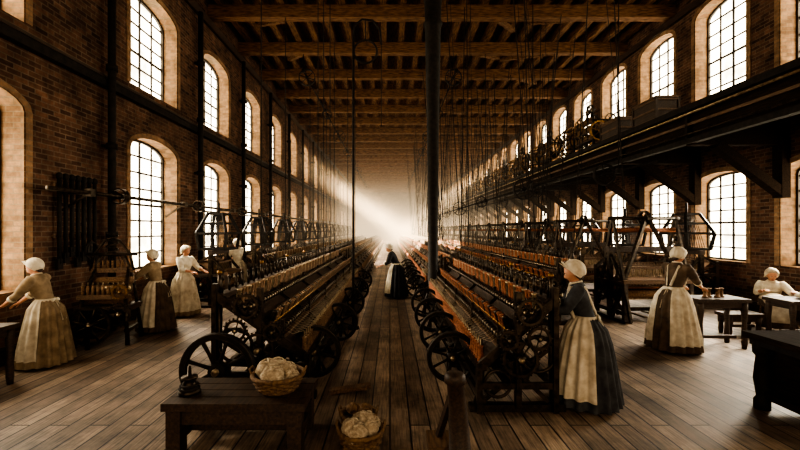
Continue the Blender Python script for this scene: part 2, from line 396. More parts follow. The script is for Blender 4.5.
# ---------------------------------------------------------------- looms
def loom_mesh(w=1.5,d=1.1,h=1.6,jac=False,arms=True):
    m=MB(); X=w/2;Y=d/2
    for x in(-X,X):
        m.box((x,-Y,.45),(.09,.09,.9),wood_d); m.box((x,Y,.6),(.09,.09,1.2),wood_d); m.box((x,0,h/2),(.1,.1,h),iron)
        m.box((x,0,.2),(.07,d+.1,.09),iron); m.box((x,-.02,.85),(.08,d,.08),wood_d); m.bar((x,-Y,.86),(x,0,h-.1),.06,.06,iron); m.bar((x,Y,1.16),(x,0,h-.1),.06,.06,iron)
        m.bar((x,-Y,.2),(x,Y,1.1),.04,.05,iron); m.box((x,0,.03),(.16,d+.25,.06),iron)
    m.box((0,-Y,.9),(w+.1,.1,.08),wood_m); m.box((0,Y,1.15),(w+.1,.09,.08),wood_d); m.box((0,0,h),(w+.14,.12,.12),wood_d); m.box((0,0,.2),(w,.08,.08),iron)
    m.cyl((-X+.06,Y-.12,.75),(X-.06,Y-.12,.75),.15,yarn_o,16)
    for x in(-X+.08,X-.08): m.wheel((x,Y-.12,.75),(1,0,0),.24,iron,6,wide=.03,rim=.03)
    m.cyl((-X+.04,-Y+.1,.62),(X-.04,-Y+.1,.62),.09,yarn_b,14)
    m.add([(-X+.12,-Y,.95),(X-.12,-Y,.95),(X-.12,.1,.98),(-X+.12,.1,.98),(-X+.12,Y,1.2),(X-.12,Y,1.2)],[(0,1,2,3),(3,2,5,4)],yarn_b)
    for i in range(3):
        y=.03+.06*i; z0=.72+.05*(i%2)
        m.box((0,y,z0),(w-.25,.02,.035),wood_m); m.box((0,y,z0+.5),(w-.25,.02,.035),wood_m)
        for k in range(15):
            x=-X+.2+(w-.4)*k/14; m.box((x,y,z0+.25),(.012,.008,.5),steel)
        for x in(-.25*w,.25*w): m.cyl((x,y,z0+.5),(x,0,h),.007,rope,4)
    m.box((0,-.16,.93),(w-.2,.07,.07),wood_m); m.box((0,-.16,1.18),(w-.2,.06,.05),wood_m)
    for x in(-X+.08,X-.08): m.bar((x,-.16,.1),(x,-.16,1.25),.04,.05,wood_d)
    for k in range(22):
        x=-X+.2+(w-.4)*k/21; m.box((x,-.16,1.05),(.01,.02,.22),steel)
    m.wheel((X+.14,-.1,.46),(1,0,0),.38,iron,7,rim=.045,hub=.07,wide=.06); m.cyl((-X,-.1,.46),(X+.22,-.1,.46),.025,steel)
    m.wheel((-X-.1,.2,.6),(1,0,0),.2,iron,5,teeth=24,wide=.04)
    m.box((-.2,-.1,.1),(.08,.7,.03),wood_m); m.box((.2,-.1,.1),(.08,.7,.03),wood_m)
    if arms:
        for x in(-X,X):
            m.bar((x,.55,.05),(x,-.1,h+.75),.06,.07,iron); m.bar((x,-.75,.05),(x,-.1,h+.75),.05,.06,iron)
        m.cyl((-X-.1,-.1,h+.72),(X+.1,-.1,h+.72),.04,iron); m.wheel((0,-.1,h+.72),(1,0,0),.18,iron,5,wide=.08)
        m.cyl((-X,-.1,h+.45),(X,-.1,h+.45),.05,yarn_o,8)
        m.bar((-X-.25,-.45,.1),(0,-.2,h+.8),.07,.07,iron); m.bar((X+.25,-.45,.1),(0,-.2,h+.8),.07,.07,iron)
    if jac:
        z=h+.06; T=1.0
        b0=.42;b1=.2
        for sx in(-1,1):
            for sy in(-1,1):
                m.bar((sx*b0,sy*b0*.8,z),(sx*b0*1.15,sy*b0*.95,z+.45),.065,.065,iron_d); m.bar((sx*b0*1.15,sy*b0*.95,z+.45),(sx*b1,sy*b1,z+T),.065,.065,iron_d)
        for zz,q in((.02,b0),(.45,b0*1.15),(.72,b0*.8),(.98,b1)):
            for sx in(-1,1): m.box((sx*q,0,z+zz),(.05,q*1.7,.06),iron_d)
            for sy in(-1,1): m.box((0,sy*q*.82,z+zz),(q*2,.05,.06),iron_d)
        for k in range(9):
            x=-.34+.085*k
            m.cyl((x*.5,0,z+.95),(x,-.2,z+.03),.009,rope,4); m.cyl((x*.5,.1,z+.95),(x,.25,z+.03),.009,rope,4)
        m.cyl((0,0,z+T),(0,0,z+T+.3),.03,iron_d); m.wheel((0,-.3,z+.3),(0,1,0),.2,iron,6,wide=.05)
        for k in range(12): m.cyl((-.33+.06*k,.0,z),(-.33+.06*k,.02,1.25),.005,rope,3)
    return m.data('loom')
lmA=loom_mesh(); lmJ=loom_mesh(w=1.0,d=.85,h=1.45,jac=True,arms=False)
for i in range(12): inst('jacquard_loom',lmJ,(-4.75,11.1+3.4*i,0),rz=pi/2)
for i in range(15): inst('power_loom',lmA,(5.9,9.4+2.9*i,0),rz=(.0 if i%2 else .05))
for i in range(14): inst('jacquard_loom',lmJ,(8.3,11.2+2.9*i,0),rz=-pi/2*.98)
# wall-side winding machine with flywheel (left foreground)
m=MB()
for x in(-.38,.38):
    m.tube([(x*1.1,-.3,0),(x,-.26,.4),(x*.9,-.2,.85)],[.04,.03,.035],iron,8); m.tube([(x*1.1,.3,0),(x,.26,.5),(x*.85,.15,1.2),(x*.5,.1,1.62)],[.04,.03,.03,.025],iron,8)
    m.box((x,0,.25),(.06,.56,.06),iron); m.bar((x*.9,-.2,.85),(x*.7,.12,1.35),.05,.05,iron); m.box((x,0,.62),(.07,.6,.07),wood_d)
m.box((0,0,.66),(.86,.62,.05),wood_d); m.box((0,-.24,.86),(.8,.07,.08),wood_m); m.box((0,.12,1.3),(.72,.08,.08),wood_m); m.cyl((-.42,.1,1.6),(.42,.1,1.6),.03,iron)
for k,z,y,r in((0,.5,-.1,.12),(1,.78,-.05,.09),(2,.98,0,.07),(3,1.12,.08,.06)): m.cyl((-.36,y,z),(.36,y,z),r,(iron,yarn_b,steel,yarn_b)[k],14)
for k in range(9):
    x=-.32+.08*k; m.cyl((x,-.24,.9),(x,-.24,1.06),.026,yarn_b,8); m.cyl((x,-.24,1.06),(x,-.24,1.12),.008,steel,5); m.cyl((x,.12,1.34),(x,.12,1.48),.024,yarn_b,8); m.cyl((x,.12,1.34),(x*.5,.1,1.6),.005,rope,4)
for sx in(-1,1): m.tube([(sx*.36,.1,1.3),(sx*.3,.1,1.6),(sx*.12,.1,1.85),(0,.1,1.9)],.025,iron,6)
pts=[(-.0+.1*math.cos(k*.9),.1+.1*math.sin(k*.9),1.55+.018*k) for k in range(26)]; m.tube(pts,.014,iron,5)
m.wheel((-.12,-.45,.4),(0,1,0),.34,iron,8,rim=.045,hub=.06,wide=.05); m.cyl((-.12,-.5,.4),(-.12,.3,.4),.025,steel); m.wheel((.3,-.36,.55),(0,1,0),.2,iron,5,teeth=22,wide=.04)
m.wheel((.3,-.34,.95),(0,1,0),.13,brass,5,teeth=16,wide=.03,hub=.03)
m.bar((-.12,-.5,0),(-.12,-.5,.4),.05,.05,iron,up=(0,1,0))
m.obj('wool_winding_machine',(-5.15,7.35,0),(0,0,.2))

# ---------------------------------------------------------------- gallery on right wall
m=MB(); gx=7.0
m.box(((gx+XR)/2,(YE+1)/2,4.9),(XR-gx,YE-1,.1),matte)
m.box((gx,(YE+1)/2,4.9),(.16,YE-1,.14),iron_d); m.box((gx,(YE+1)/2,4.12),(.16,YE-1,.12),iron_d); m.box((gx+.02,(YE+1)/2,4.5),(.04,YE-1,.75),matte)
m.box((gx-.06,(YE+1)/2,4.5),(.04,YE-1,.06),wood_m)
m.cyl((gx-.16,1,4.72),(gx-.16,YE-1,4.72),.03,steel,8); m.cyl((gx-.16,1,4.25),(gx-.16,YE-1,4.25),.022,iron,8)
for x in(7.5,8.1,8.7): m.box((x,(YE+1)/2,4.72),(.12,YE-1,.26),matte)
y=1.4
while y<YE:
    m.box((gx-.05,y,4.5),(.06,.08,.75),iron_d)
    m.box(((gx+XR)/2,y,4.3),(XR-gx,.2,.55),matte)
    m.bar((XR-.1,y,2.9),(gx+.6,y,4.05),.2,.22,matte,up=(0,1,0)); m.box((XR-.1,y,3.5),(.2,.24,1.4),matte)
    y+=2.65
m.obj('wall_gallery')
def crate(name,x,y,z,w,d,h):
    m=MB(); m.box((0,0,h/2),(w,d,h),wood_d)
    for sx in(-1,1):
        for sy in(-1,1): m.box((sx*w/2,sy*d/2,h/2),(.06,.06,h+.02),wood_d)
    for zz in(.05,h*.5,h-.04):
        m.box((0,-d/2-.01,zz),(w,.03,.05),wood_m); m.box((-w/2-.01,0,zz),(.03,d,.05),wood_m)
    m.box((0,0,h+.02),(w+.06,d+.06,.04),wood_m); m.obj(name,(x,y,z))
crate('wooden_crate',7.42,11.2,4.98,.6,1.0,.62); crate('wooden_crate',7.42,13.0,4.98,.6,1.0,.58)
def cage():
    m=MB(); R=.62
    for k in range(6):
        a=pi*k/6; m.ring((0,0,.76),(math.cos(a),math.sin(a),0),R,.026,brass,24,5)
    for zz,r in((.4,.5),(.76,.62),(1.12,.5)): m.ring((0,0,zz),(0,0,1),r,.03,iron,24,5)
    m.cyl((0,0,0),(0,0,1.7),.035,iron_d); m.cyl((0,0,0),(0,0,.1),.3,iron_d,12); m.cyl((0,0,.45),(0,0,1.0),.2,brass,12)
    m.wheel((0,-.66,.76),(0,1,0),.46,brass,6,teeth=24,rim=.06); m.wheel((-.66,0,.7),(1,0,0),.34,iron,6,teeth=22,rim=.04); m.cyl((0,-.7,.76),(0,0,.76),.03,iron_d)
    m.box((0,-.6,.3),(.1,.1,.6),iron_d); m.cyl((-.7,0,.7),(0,0,.7),.03,iron_d); return m.data('pulley_cage')
def winder():
    m=MB(); L=1.5
    for y in(-L/2,L/2):
        for x in(-.25,.25): m.box((x,y,.5),(.06,.06,1.0),iron_d)
        m.box((0,y,1.0),(.6,.06,.06),iron_d); m.wheel((-.05,y-.06 if y<0 else y+.06,.6),(0,1,0),.36,brass if y<0 else iron,6,teeth=24,rim=.05)
        m.wheel((.3,y-.1 if y<0 else y+.1,1.0),(0,1,0),.2,iron,5,teeth=16)
        m.bar((0,y,1.0),(0,0,1.5),.05,.05,iron_d)
    for z,x in((.35,-.2),(.65,-.25),(.95,-.2)):
        m.box((x,0,z),(.05,L,.05),wood_d)
        for k in range(11): m.cyl((x,-L/2+.1+k*.13,z+.02),(x,-L/2+.1+k*.13,z+.2),.045,yarn_b if k%3 else iron,8)
    m.cyl((0,-L/2,.5),(0,L/2,.5),.15,iron,12); m.wheel((0,0,1.5),(1,0,0),.26,iron,6,wide=.08); m.ring((-.3,.3,.95),(1,0,0),.3,.02,brass); m.cyl((0,0,1.5),(0,0,2.0),.02,iron_d)
    for k in(-1,1): m.tube([(-.1,k*.6,1.0),(-.2,k*.6,1.3),(0,k*.4,1.5)],.025,iron_d,5)
    return m.data('bobbin_winder')
cg=cage(); wd=winder()
for i in range(15):
    inst('pulley_cage',cg,(7.75,16.9+3.8*i,4.98),rz=0)
    inst('bobbin_winder',wd,(7.5,15.0+3.8*i,4.98))

# ---------------------------------------------------------------- line shafts, belts, ropes
def shaft(x,z,y0,y1,hang=True,top=8.95,step=2.6,pr=.28,name='overhead_line_shaft',yh=None):
    m=MB(); m.cyl((x,y0,z),(x,y1,z),.03,iron_d,8); y=yh or y0+.6;k=0
    while y<y1:
        if hang: m.cyl((x,y,z),(x,y,top),.014,iron_d,5)
        m.box((x,y,z),(.12,.1,.14),iron_d)
        m.wheel((x,y+.7,z),(0,1,0),pr*(1,.75,1.2)[k%3],iron_d,6,wide=.12,rim=.025); y+=step;k+=1
    return m.obj(name)
m=MB()
m.cyl((-5.4,6.3,2.72),(-5.4,40,2.72),.035,iron,8)
for k in range(11):
    y=7.2+3.3*k; m.bar((XL+.01,y,2.72),(-5.4,y,2.72),.05,.06,iron); m.bar((XL+.01,y,2.4),(-5.45,y,2.7),.04,.04,iron); m.box((-5.4,y,2.72),(.12,.12,.14),iron); m.wheel((-5.4,y+.8,2.72),(0,1,0),.16,iron,5,wide=.12,rim=.02)
m.obj('wall_line_shaft')
shaft(3.75,3.2,9,50,step=5.2,pr=.3,yh=10.5)
shaft(6.0,3.6,9,50,step=5.2,pr=.3,yh=10.5)
shaft(2.6,8.3,15.7,60,step=5.2,pr=.34,yh=15.7)
shaft(-3.4,8.3,15.7,60,step=5.2,pr=.34,yh=15.7)
m=MB(); rb=random.Random(11)
for x,y,z0 in[(-1.8,10,1.34),(-1.66,10,1.2),(-1.5,10,1.2),(-1.95,14,1.34),(-2.9,9,0),(-3.6,11.2,0)]:
    m.cyl((x,y,z0),(x,y,8.95),.012,rope,5)
for x,y in[(-3.4,13),(-3.6,18),(-3.5,22),(-1.9,18),(-2,23)]: m.cyl((x,y,1.4),(x,y,8.95),.014,rope,5)
m.obj('drive_ropes')
m=MB()
for k in range(84):
    y=9.5+rb.random()*32; x=rb.choice((2.1,2.3,3.5,4.2,4.8,6.0)); xx=x+rb.uniform(-.7,.7)
    m.bar((x,y,1.6),(xx,y+rb.uniform(-.5,.5),8.9),.026,.005,rope); m.bar((x+.12,y,1.6),(xx+.12,y+.2,8.9),.012,.012,rope)
m.obj('drive_belts')
m=MB(); m.cyl((0,0,0),(0,0,6.1),.026,iron_d,8); m.cyl((0,0,0),(0,0,.05),.12,iron_d,12)
pts=[(0,0,6.1),(.03,0,6.3),(.18,0,6.42),(.4,0,6.4),(.55,0,6.2),(.58,0,5.9)]
m.tube(pts,.022,iron_d,6); m.cyl(pts[5],(.58,0,4.2),.008,rope,5); m.ring((.25,0,5.75),(0,1,0),.24,.022,iron_d); m.cyl((.25,0,6.0),(.25,0,6.4),.012,iron_d,5)
m.obj('hooked_iron_pole',(-.76,8.3,0))

# ---------------------------------------------------------------- foreground objects
def low_table():
    m=MB(); w,d,h=1.3,.66,.48
    for i in range(4): m.box((0,-d/2+d*(i+.5)/4,h-.035),(w,d/4-.012,.07),wood_d)
    for sx in(-1,1):
        for sy in(-1,1): m.box((sx*(w/2-.1),sy*(d/2-.09),(h-.07)/2),(.13,.13,h-.07),wood_d)
        m.box((sx*(w/2-.1),0,.14),(.08,d-.15,.09),wood_d)
    m.box((0,-d/2+.08,.33),(w-.1,.05,.12),wood_d); m.box((0,d/2-.08,.33),(w-.1,.05,.12),wood_d); m.box((0,0,.14),(w-.2,.09,.07),wood_d)
    m.obj('low_timber_table',(-1.42,3.93,0))
low_table()
def basket(name,loc,R,H,balls,seed=1,bm=None):
    r=random.Random(seed); m=MB()
    rows=7;n=20
    m.rings([(0,0,.01,R*.72,R*.72),(0,0,H*.5,R*.93,R*.93),(0,0,H,R,R)],wicker,n,cap=False)
    m.cyl((0,0,0),(0,0,.02),R*.74,wicker,n)
    for i in range(rows+1):
        z=.02+(H-.02)*i/rows; rr=R*(.74+.27*(i/rows)**.8)
        pts=[(math.cos(2*pi*k/48)*(rr+.008*(-1)**(k//2+i)),math.sin(2*pi*k/48)*(rr+.008*(-1)**(k//2+i)),z) for k in range(49)]
        m.tube(pts,.013,wicker,5,cap=False)
    m.ring((0,0,H),(0,0,1),R*1.02,.022,wicker)
    for sx in(-1,1): m.tube([(sx*R,-.06,H),(sx*R*1.12,-.04,H+.06),(sx*R*1.12,.04,H+.06),(sx*R,.06,H)],.012,wicker,6)
    for k in range(balls):
        a=r.random()*6.28; q=R*.62*math.sqrt(r.random()); rr=r.uniform(.06,.09)*R/.2
        c=(q*math.cos(a),q*math.sin(a),H-.02+r.random()*.07); m.ell(c,(rr*1.15,rr,rr*.85),bm or yarn_w,12,8,fn=lambda v:v*(1+.07*math.sin(40*v.x+v.z*60)))
        for j in range(5):
            ax=Vector((r.uniform(-1,1),r.uniform(-1,1),r.uniform(-1,1))).normalized(); m.ring(c,ax,rr*.99,.01,bm or yarn_w,14,4)
    m.cyl((0,0,.03),(0,0,H*.7),R*.75,wicker,12)
    m.obj(name,loc)
basket('wicker_basket',(-1.1,3.94,.485),.24,.15,12,2)
basket('wicker_basket',(-.27,3.72,0),.2,.2,9,5)
basket('wicker_basket',(-.33,4.2,0),.18,.13,5,9,wicker)
m=MB(); m.rings([(0,0,z,r,r) for z,r in((0,.1),(.03,.1),(.04,.07),(.1,.06),(.13,.045),(.14,.075),(.16,.075),(.17,.02),(.26,.015))],iron,16)
m.ring((0,0,.08),(0,0,1),.075,.012,rope); m.ring((0,0,.05),(0,0,1),.085,.012,rope); m.obj('yarn_spool_stand',(-1.93,3.85,.482))
m=MB(); m.rings([(.06,.1,0,.15,.15),(.06,.1,.05,.14,.14),(.06,.08,.07,.1,.1),(.03,.03,.5,.08,.08),(0,0,.72,.07,.07),(0,0,.74,.095,.095),(0,0,.8,.09,.09),(0,0,.82,.07,.07)],wood_d,18)
m.box((-.1,.3,.05),(.22,.3,.1),wood_m); m.bar((-.1,.34,.1),(-.02,.06,.6),.05,.05,wood_d); m.obj('turned_wooden_post',(.56,3.45,0))
m=MB(); m.bar((-.25,0,.03),(.25,.1,.07),.1,.05,wood_m); m.bar((-.1,.08,.03),(.22,-.05,.1),.07,.04,wood_m); m.obj('timber_offcuts',(-.5,5.0,0))
m=MB(); m.box((.6,.4,.83),(1.3,.85,.07),matte); m.box((.6,.4,.76),(1.2,.75,.07),iron_d)
for x in(.08,1.1):
    for y in(.1,.7): m.rings([(x,y,0,.08,.08),(x,y,.1,.08,.08),(x,y,.14,.055,.055),(x,y,.35,.085,.085),(x,y,.6,.06,.06),(x,y,.64,.09,.09),(x,y,.75,.09,.09)],iron_d,12)
m.box((.6,.4,.4),(.95,.55,.6),matte); m.box((.6,.4,.18),(1.1,.7,.05),matte); m.obj('carved_workbench',(4.2,3.9,0))
def table(name,x,y,w,d,h,mt=wood_d,rz=0):
    m=MB(); m.box((0,0,h-.03),(w,d,.06),mt); m.box((0,0,h-.11),(w-.12,d-.12,.1),mt)
    for sx in(-1,1):
        for sy in(-1,1): m.rings([(sx*(w/2-.07),sy*(d/2-.07),z,r,r) for z,r in((0,.035),(.1,.045),(h*.5,.035),(h-.2,.05),(h-.06,.05))],mt,8)
    m.box((0,0,.16),(w-.14,.05,.05),mt)
    m.obj(name,(x,y,0),(0,0,rz))
table('work_table',5.75,7.1,.9,.5,.86); table('low_bench',6.9,7.9,.7,.35,.42); table('work_table',8.0,7.5,1.5,.6,.76)
table('work_table',-5.42,5.1,.85,.6,.8)
m=MB(); m.ell((0,0,.05),(.28,.2,.06),linen,18,8,fn=lambda v:v*(1+.12*math.sin(25*v.x)*math.cos(21*v.y))); m.obj('folded_cloth',(7.85,7.45,.775))
def spoolset(x,y,z,n,mt):
    m=MB()
    for k in range(n):
        c=(.11*k,.05*(k%2)); m.rings([(c[0],c[1],zz,r,r) for zz,r in((0,.045),(.02,.045),(.022,.03),(.14,.026),(.142,.04),(.16,.04))],mt,12)
    m.obj('yarn_bobbins',(x,y,z))
spoolset(5.55,7.05,.862,4,yarn_b); spoolset(-5.7,5.05,.802,4,iron); spoolset(8.3,7.45,.762,3,yarn_b)
m=MB(); m.box((.03,0,1.4),(.05,1.0,.1),wood_m); m.box((.03,0,.5),(.05,1.0,.08),wood_m)
for k in range(7):
    y=-.42+.14*k; m.cyl((.09,y,.0+.1*(k%3)),(.09,y,1.5),.034,iron_d,6); m.ell((.09,y,1.55),(.055,.055,.07),iron_d,8,6); m.box((.09,y,.1*(k%3)),(.05,.11,.18),iron_d)
m.ring((.12,.3,.2),(1,0,0),.16,.02,rope); m.ring((.14,.3,.22),(1,0,0),.13,.02,rope)
m.obj('wall_tool_rack',(XL,7.45,1.45))
m=MB(); m.cyl((0,0,.46),(0,0,.5),.2,wood_m,16)
for k in range(4):
    a=pi/4+k*pi/2; m.cyl((.13*math.cos(a),.13*math.sin(a),.47),(.19*math.cos(a),.19*math.sin(a),0),.022,wood_m,8)
m.ring((0,0,.2),(0,0,1),.165,.012,wood_m,16,5); m.obj('round_stool',(8.0,8.42,0))

# ---------------------------------------------------------------- people
def rotx(p,a,piv):
    p=Vector(p)-Vector(piv); c,s=math.cos(a),math.sin(a)
    return Vector((p.x,p.y*c+p.z*s,-p.y*s+p.z*c))+Vector(piv)
def hand(m,w,d,n,side,mt,s=1.0,curl=.5):
    d=Vector(d).normalized(); n=(Vector(n)-d*Vector(n).dot(d)).normalized(); t=d.cross(n)*side
    R=Matrix((t,d,n)).transposed(); w=Vector(w)
    m.ell(w+d*.045*s,(.038*s,.055*s,.016*s),mt,10,8,R=R)
    m.tube([w-d*.02*s,w+d*.02*s],[.024*s,.026*s],mt,8)
    for i,(off,ln) in enumerate(((.028,.068),(.010,.076),(-.009,.070),(-.027,.055))):
        p=w+d*.085*s+t*off*s; pts=[p-d*.02*s,p]; 
        for j in range(3):
            a=curl*(.5+.35*j); dd=(d*math.cos(a)+n*math.sin(a)); p=p+dd*ln*s*(.42,.32,.26)[j]; pts.append(p)
        m.tube(pts,[.0095*s,.0095*s,.009*s,.008*s,.0055*s],mt,6)
    p=w+d*.02*s+t*.028*s
    m.tube([p,p+(t*.75+d*.5+n*.2)*.032*s,p+(t*.8+d*1.2+n*.5)*.045*s,p+(t*.75+d*1.9+n*.8)*.045*s],[.012*s,.0115*s,.0095*s,.006*s],mt,6)
def woman(name,loc,heading,ht=1.62,lean=0,hr=(.2,.42,1.0),hl=(-.2,.42,1.0),dress=slate,head_pitch=.25,head_yaw=0,sleeve=None,seated=False,near=True,bib=False,apron=linen,aw=1.35,wide=1.0,cap=1.0,skirt=None):
    skirt=skirt or dress
    s=ht/1.62; E=bpy.data.objects.new(name,None); S.collection.objects.link(E); E.location=loc; E.rotation_euler=(0,0,math.radians(heading))
    dz=-.46+.02 if seated else 0
    piv=Vector((0,0,.98+dz))
    def T(p): p=rotx((p[0],p[1],p[2]+dz),lean,piv); return Vector((p.x,p.y,p.z))
    sc=Matrix.Scale(s,4)
    sleeve=sleeve or dress
    b=MB(); b.T=sc
    prof=[(0,0,.92,.15,.125),(0,0,.99,.122,.1),(0,.005,1.06,.13,.105),(0,.012,1.14,.15,.118),(0,.02,1.22,.163,.13),(0,.008,1.29,.168,.112),(0,0,1.34,.15,.09),(0,-.005,1.375,.095,.07),(0,0,1.41,.056,.055)]
    vs=[];n=24
    for (cx,cy,cz,rx,ry) in prof:
        for j in range(n):
            t=2*pi*j/n; vs.append(T((cx+rx*math.cos(t),cy+ry*math.sin(t),cz)))
    fs=[(i*n+j,i*n+(j+1)%n,(i+1)*n+(j+1)%n,(i+1)*n+j) for i in range(len(prof)-1) for j in range(n)]
    fs+=[tuple(range(n))[::-1],tuple((len(prof)-1)*n+k for k in range(n))]
    b.add(vs,fs,dress,True)
    sk=MB(); sk.T=sc; cu=MB(); cu.T=sc
    for sd,hp in((1,hr),(-1,hl)):
        sh=T((sd*.165,0,1.325)); hp=Vector(hp); 
        u,f=.28,.25
        v=hp-sh; L=min(v.length,(u+f)*.985); vn=v.normalized(); hp=sh+vn*L
        a=(u*u-f*f+L*L)/(2*L); hh=math.sqrt(max(0,u*u-a*a)); bd=Vector((sd*.55,-.25,-.8)); bd=(bd-vn*bd.dot(vn)).normalized()
        el=sh+vn*a+bd*hh
        m1=el+(hp-el)*.35
        b.tube([T((sd*.1,0,1.315)),sh,sh+(el-sh)*.3,sh+(el-sh)*.75,el,m1],[.06,.074,.074,.064,.054,.054],sleeve,12)
        cu.tube([m1-(hp-el)*.06,m1+(hp-el)*.1],[.058,.054],linen,12)
        sk.tube([el+(hp-el)*.2,m1,el+(hp-el)*.6,hp],[.036,.04,.033,.024],skin,10)
        hand(sk,hp,(hp-el).normalized()*.6+Vector((0,.5,-.1)),(0,-.1,-1),1 if sd<0 else -1,skin,s=1)
    bo=b.obj('bodice',parent=E)
    md=bo.modifiers.new('r','REMESH'); md.mode='VOXEL'; md.voxel_size=.013; md.use_smooth_shade=True
    cu.obj('rolled_cuffs',parent=E)
    so=sk.obj('forearms_and_hands',parent=E)
    if near:
        md=so.modifiers.new('r','REMESH'); md.mode='VOXEL'; md.voxel_size=.0055; md.use_smooth_shade=True
    h=MB(); hc=T((0,.01,1.505)); HR=Matrix.Rotation(head_yaw,4,'Z')@Matrix.Rotation(-(lean+head_pitch),4,'X')
    h.T=sc
    nk0=T((0,0,1.36)); h.tube([nk0,(nk0+hc)/2,hc],[.055,.047,.046],skin,12)
    h.T=sc@Matrix.Translation(hc)@HR
    def face(v):
        x,y,z=v
        if z<0: k=1+z*2.4; x*=max(.55,k); 
        if z<0 and y<0: y*=1+z*3.5
        if y>0:
            y*=.95
            nb=math.exp(-(x/.011)**2)*math.exp(-((z+.018)/.02)**2)*.022; y+=nb
            y+=math.exp(-(x/.022)**2)*math.exp(-((z+.088)/.018)**2)*.012
            y-=math.exp(-((abs(x)-.03)/.014)**2)*math.exp(-((z-.01)/.012)**2)*.006
        return Vector((x,y,z))
    h.ell((0,0,0),(.075,.092,.115),skin,36 if near else 20,28 if near else 16,fn=face)
    for sx in(-1,1):
        h.ell((sx*.03,.078,.01),(.012,.008,.007),eyew,8,6); h.ell((sx*.03,.085,.01),(.005,.003,.005),eyed,6,5)
        h.tube([(sx*.014,.087,.028),(sx*.03,.088,.033),(sx*.047,.074,.028)],[.003,.004,.002],hairm,5)
        h.ell((sx*.073,-.005,0),(.008,.018,.028),skin,8,6)
    h.ell((0,.082,-.052),(.022,.008,.0055),lipm,10,6); h.ell((0,.08,-.059),(.018,.009,.005),lipm,10,6)
    h.ell((0,-.015,.018),(.086,.096,.11),hairm,24,14,fn=lambda v:Vector((v.x*(1 if v.z>-.03 else .85),v.y if v.y<0 else v.y*(.25+.98*max(0,v.z/.11)),v.z)))
    h.ell((0,-.06,-.065),(.05,.035,.04),hairm,12,8)
    cs=cap
    # soft round mob cap: full over crown, sides and nape, opened at the face, with a gathered edge
    def lim(y): return -.085+1.7*max(0,y+.02)
    def capf(v):
        an=math.atan2(v.y,v.x); g=1+.035*math.sin(15*an+2*math.sin(2*an)); x,y,z=v.x*g,v.y*g,v.z
        l=lim(y)
        if z<l: q=l-z; z=l-q*.12; x*=max(.84,1-q*1.2)
        return Vector((x,y,z))
    h.ell((0,-.03,.022),(.1*cs,.11*cs,.118*cs),linen,56,28,fn=capf)
    pts=[]
    for i in range(19):
        t=-.5+(pi+1.0)*i/18; y=.098*cs*math.sin(t); z=lim(y); rr=math.sqrt(max(.2,1-(z/(.118*cs))**2))
        pts.append((.096*cs*math.cos(t),-.03+y*max(rr,.8),.022+z))
    h.tube(pts,[.006+.004*(i%2) for i in range(19)],linen,6)
    h.T=sc; cz=T((0,0,1.395)); 
    h.ring(cz,T((0,0,1.5))-T((0,0,1.4)),.062,.012,linen,20,6)
    h.obj('head_and_cap',parent=E)
    k=MB(); k.T=sc; hem=.04
    if not seated:
        R=[(0,0,1.0,.128,.106),(0,-.005,.95,.17,.145),(0,-.01,.86,.22,.205),(0,-.01,.7,.25,.24),(0,-.005,.5,.28,.272),(0,0,.28,.315,.305),(0,0,hem,.345,.335)]
        R=[(a,b_,c_,d_*(1+(wide-1)*min(1,(1-c_)*3)),e_*(1+(wide-1)*min(1,(1-c_)*3))) for a,b_,c_,d_,e_ in R]
        ph=random.random()*6
        pl=lambda t,q:1+(.025+.065*q)*math.sin(17*t+ph+.8*math.sin(3*t))+.03*q*math.sin(5*t+ph)
        k.rings(R,skirt,140,cap=False,fn=pl); k.rings([R[-1],(0,0,hem+.01,.28,.27)],skirt,60,cap=False)
        A=[(a[0],a[1],a[2],a[3]+.016,a[4]+.016) for a in R[:-1]]; A.append((0,0,.14,R[-1][3]*.99,R[-1][4]*.99))
        pa=lambda t,q:1+(.025+.055*q)*math.sin(17*t+ph+.8*math.sin(3*t))+.03*q*math.sin(5*t+ph)
        k.rings(A,apron,90,cap=False,a0=pi/2-aw,a1=pi/2+aw,fn=pa)
        k.rings([(0,0,.975,.146,.124),(0,0,1.012,.138,.116)],apron,30,cap=False)
        for sx in(-1,1):
            k.ell((sx*.05,-.135,.99),(.05,.014,.026),apron,10,6,R=Matrix.Rotation(sx*.4,3,'Y'))
            k.tube([(sx*.01,-.14,.985),(sx*.03,-.19,.85),(sx*.04,-.25,.68)],[.012,.016,.018],apron,6,flat=.3)
        k.ell((0,-.14,.99),(.018,.016,.018),apron,8,6)
        for sx in(-1,1):
            k.tube([(sx*.09,0,.92),(sx*.09,.01,.5),(sx*.09,-.01,.09)],[.085,.055,.038],leather,10)
            k.ell((sx*.09,.05,.04),(.04,.12,.042),leather,12,8,fn=lambda v:Vector((v.x,v.y,max(v.z,-.04))))
    else:
        z0=.98+dz
        k.tube([(0,-.1,z0-.02),(0,.05,z0+.0),(0,.3,z0+.0),(0,.46,z0-.04),(0,.52,z0-.2),(0,.54,.1)],[.15,.2,.2,.2,.2,.27],skirt,36,flat=.75)
        k.tube([(0,.06,z0+.05),(0,.3,z0+.04),(0,.48,z0-.01),(0,.545,z0-.2),(0,.57,.2)],[.19,.19,.19,.19,.22],apron,30,flat=.7)
        for sx in(-1,1): k.ell((sx*.1,.62,.04),(.04,.12,.04),leather,12,8)
    k.obj('skirt_and_apron',parent=E)
    if bib:
        q=MB(); q.T=sc
        for sx in(-1,1):
            q.tube([T((sx*.09,.115,1.0)),T((sx*.1,.14,1.2)),T((sx*.11,.07,1.36)),T((sx*.09,-.08,1.33)),T((sx*.03,-.12,1.0))],[.02]*5,apron,6,flat=.3)
        q.obj('apron_straps',parent=E)
    return E
W='mill_worker_woman'
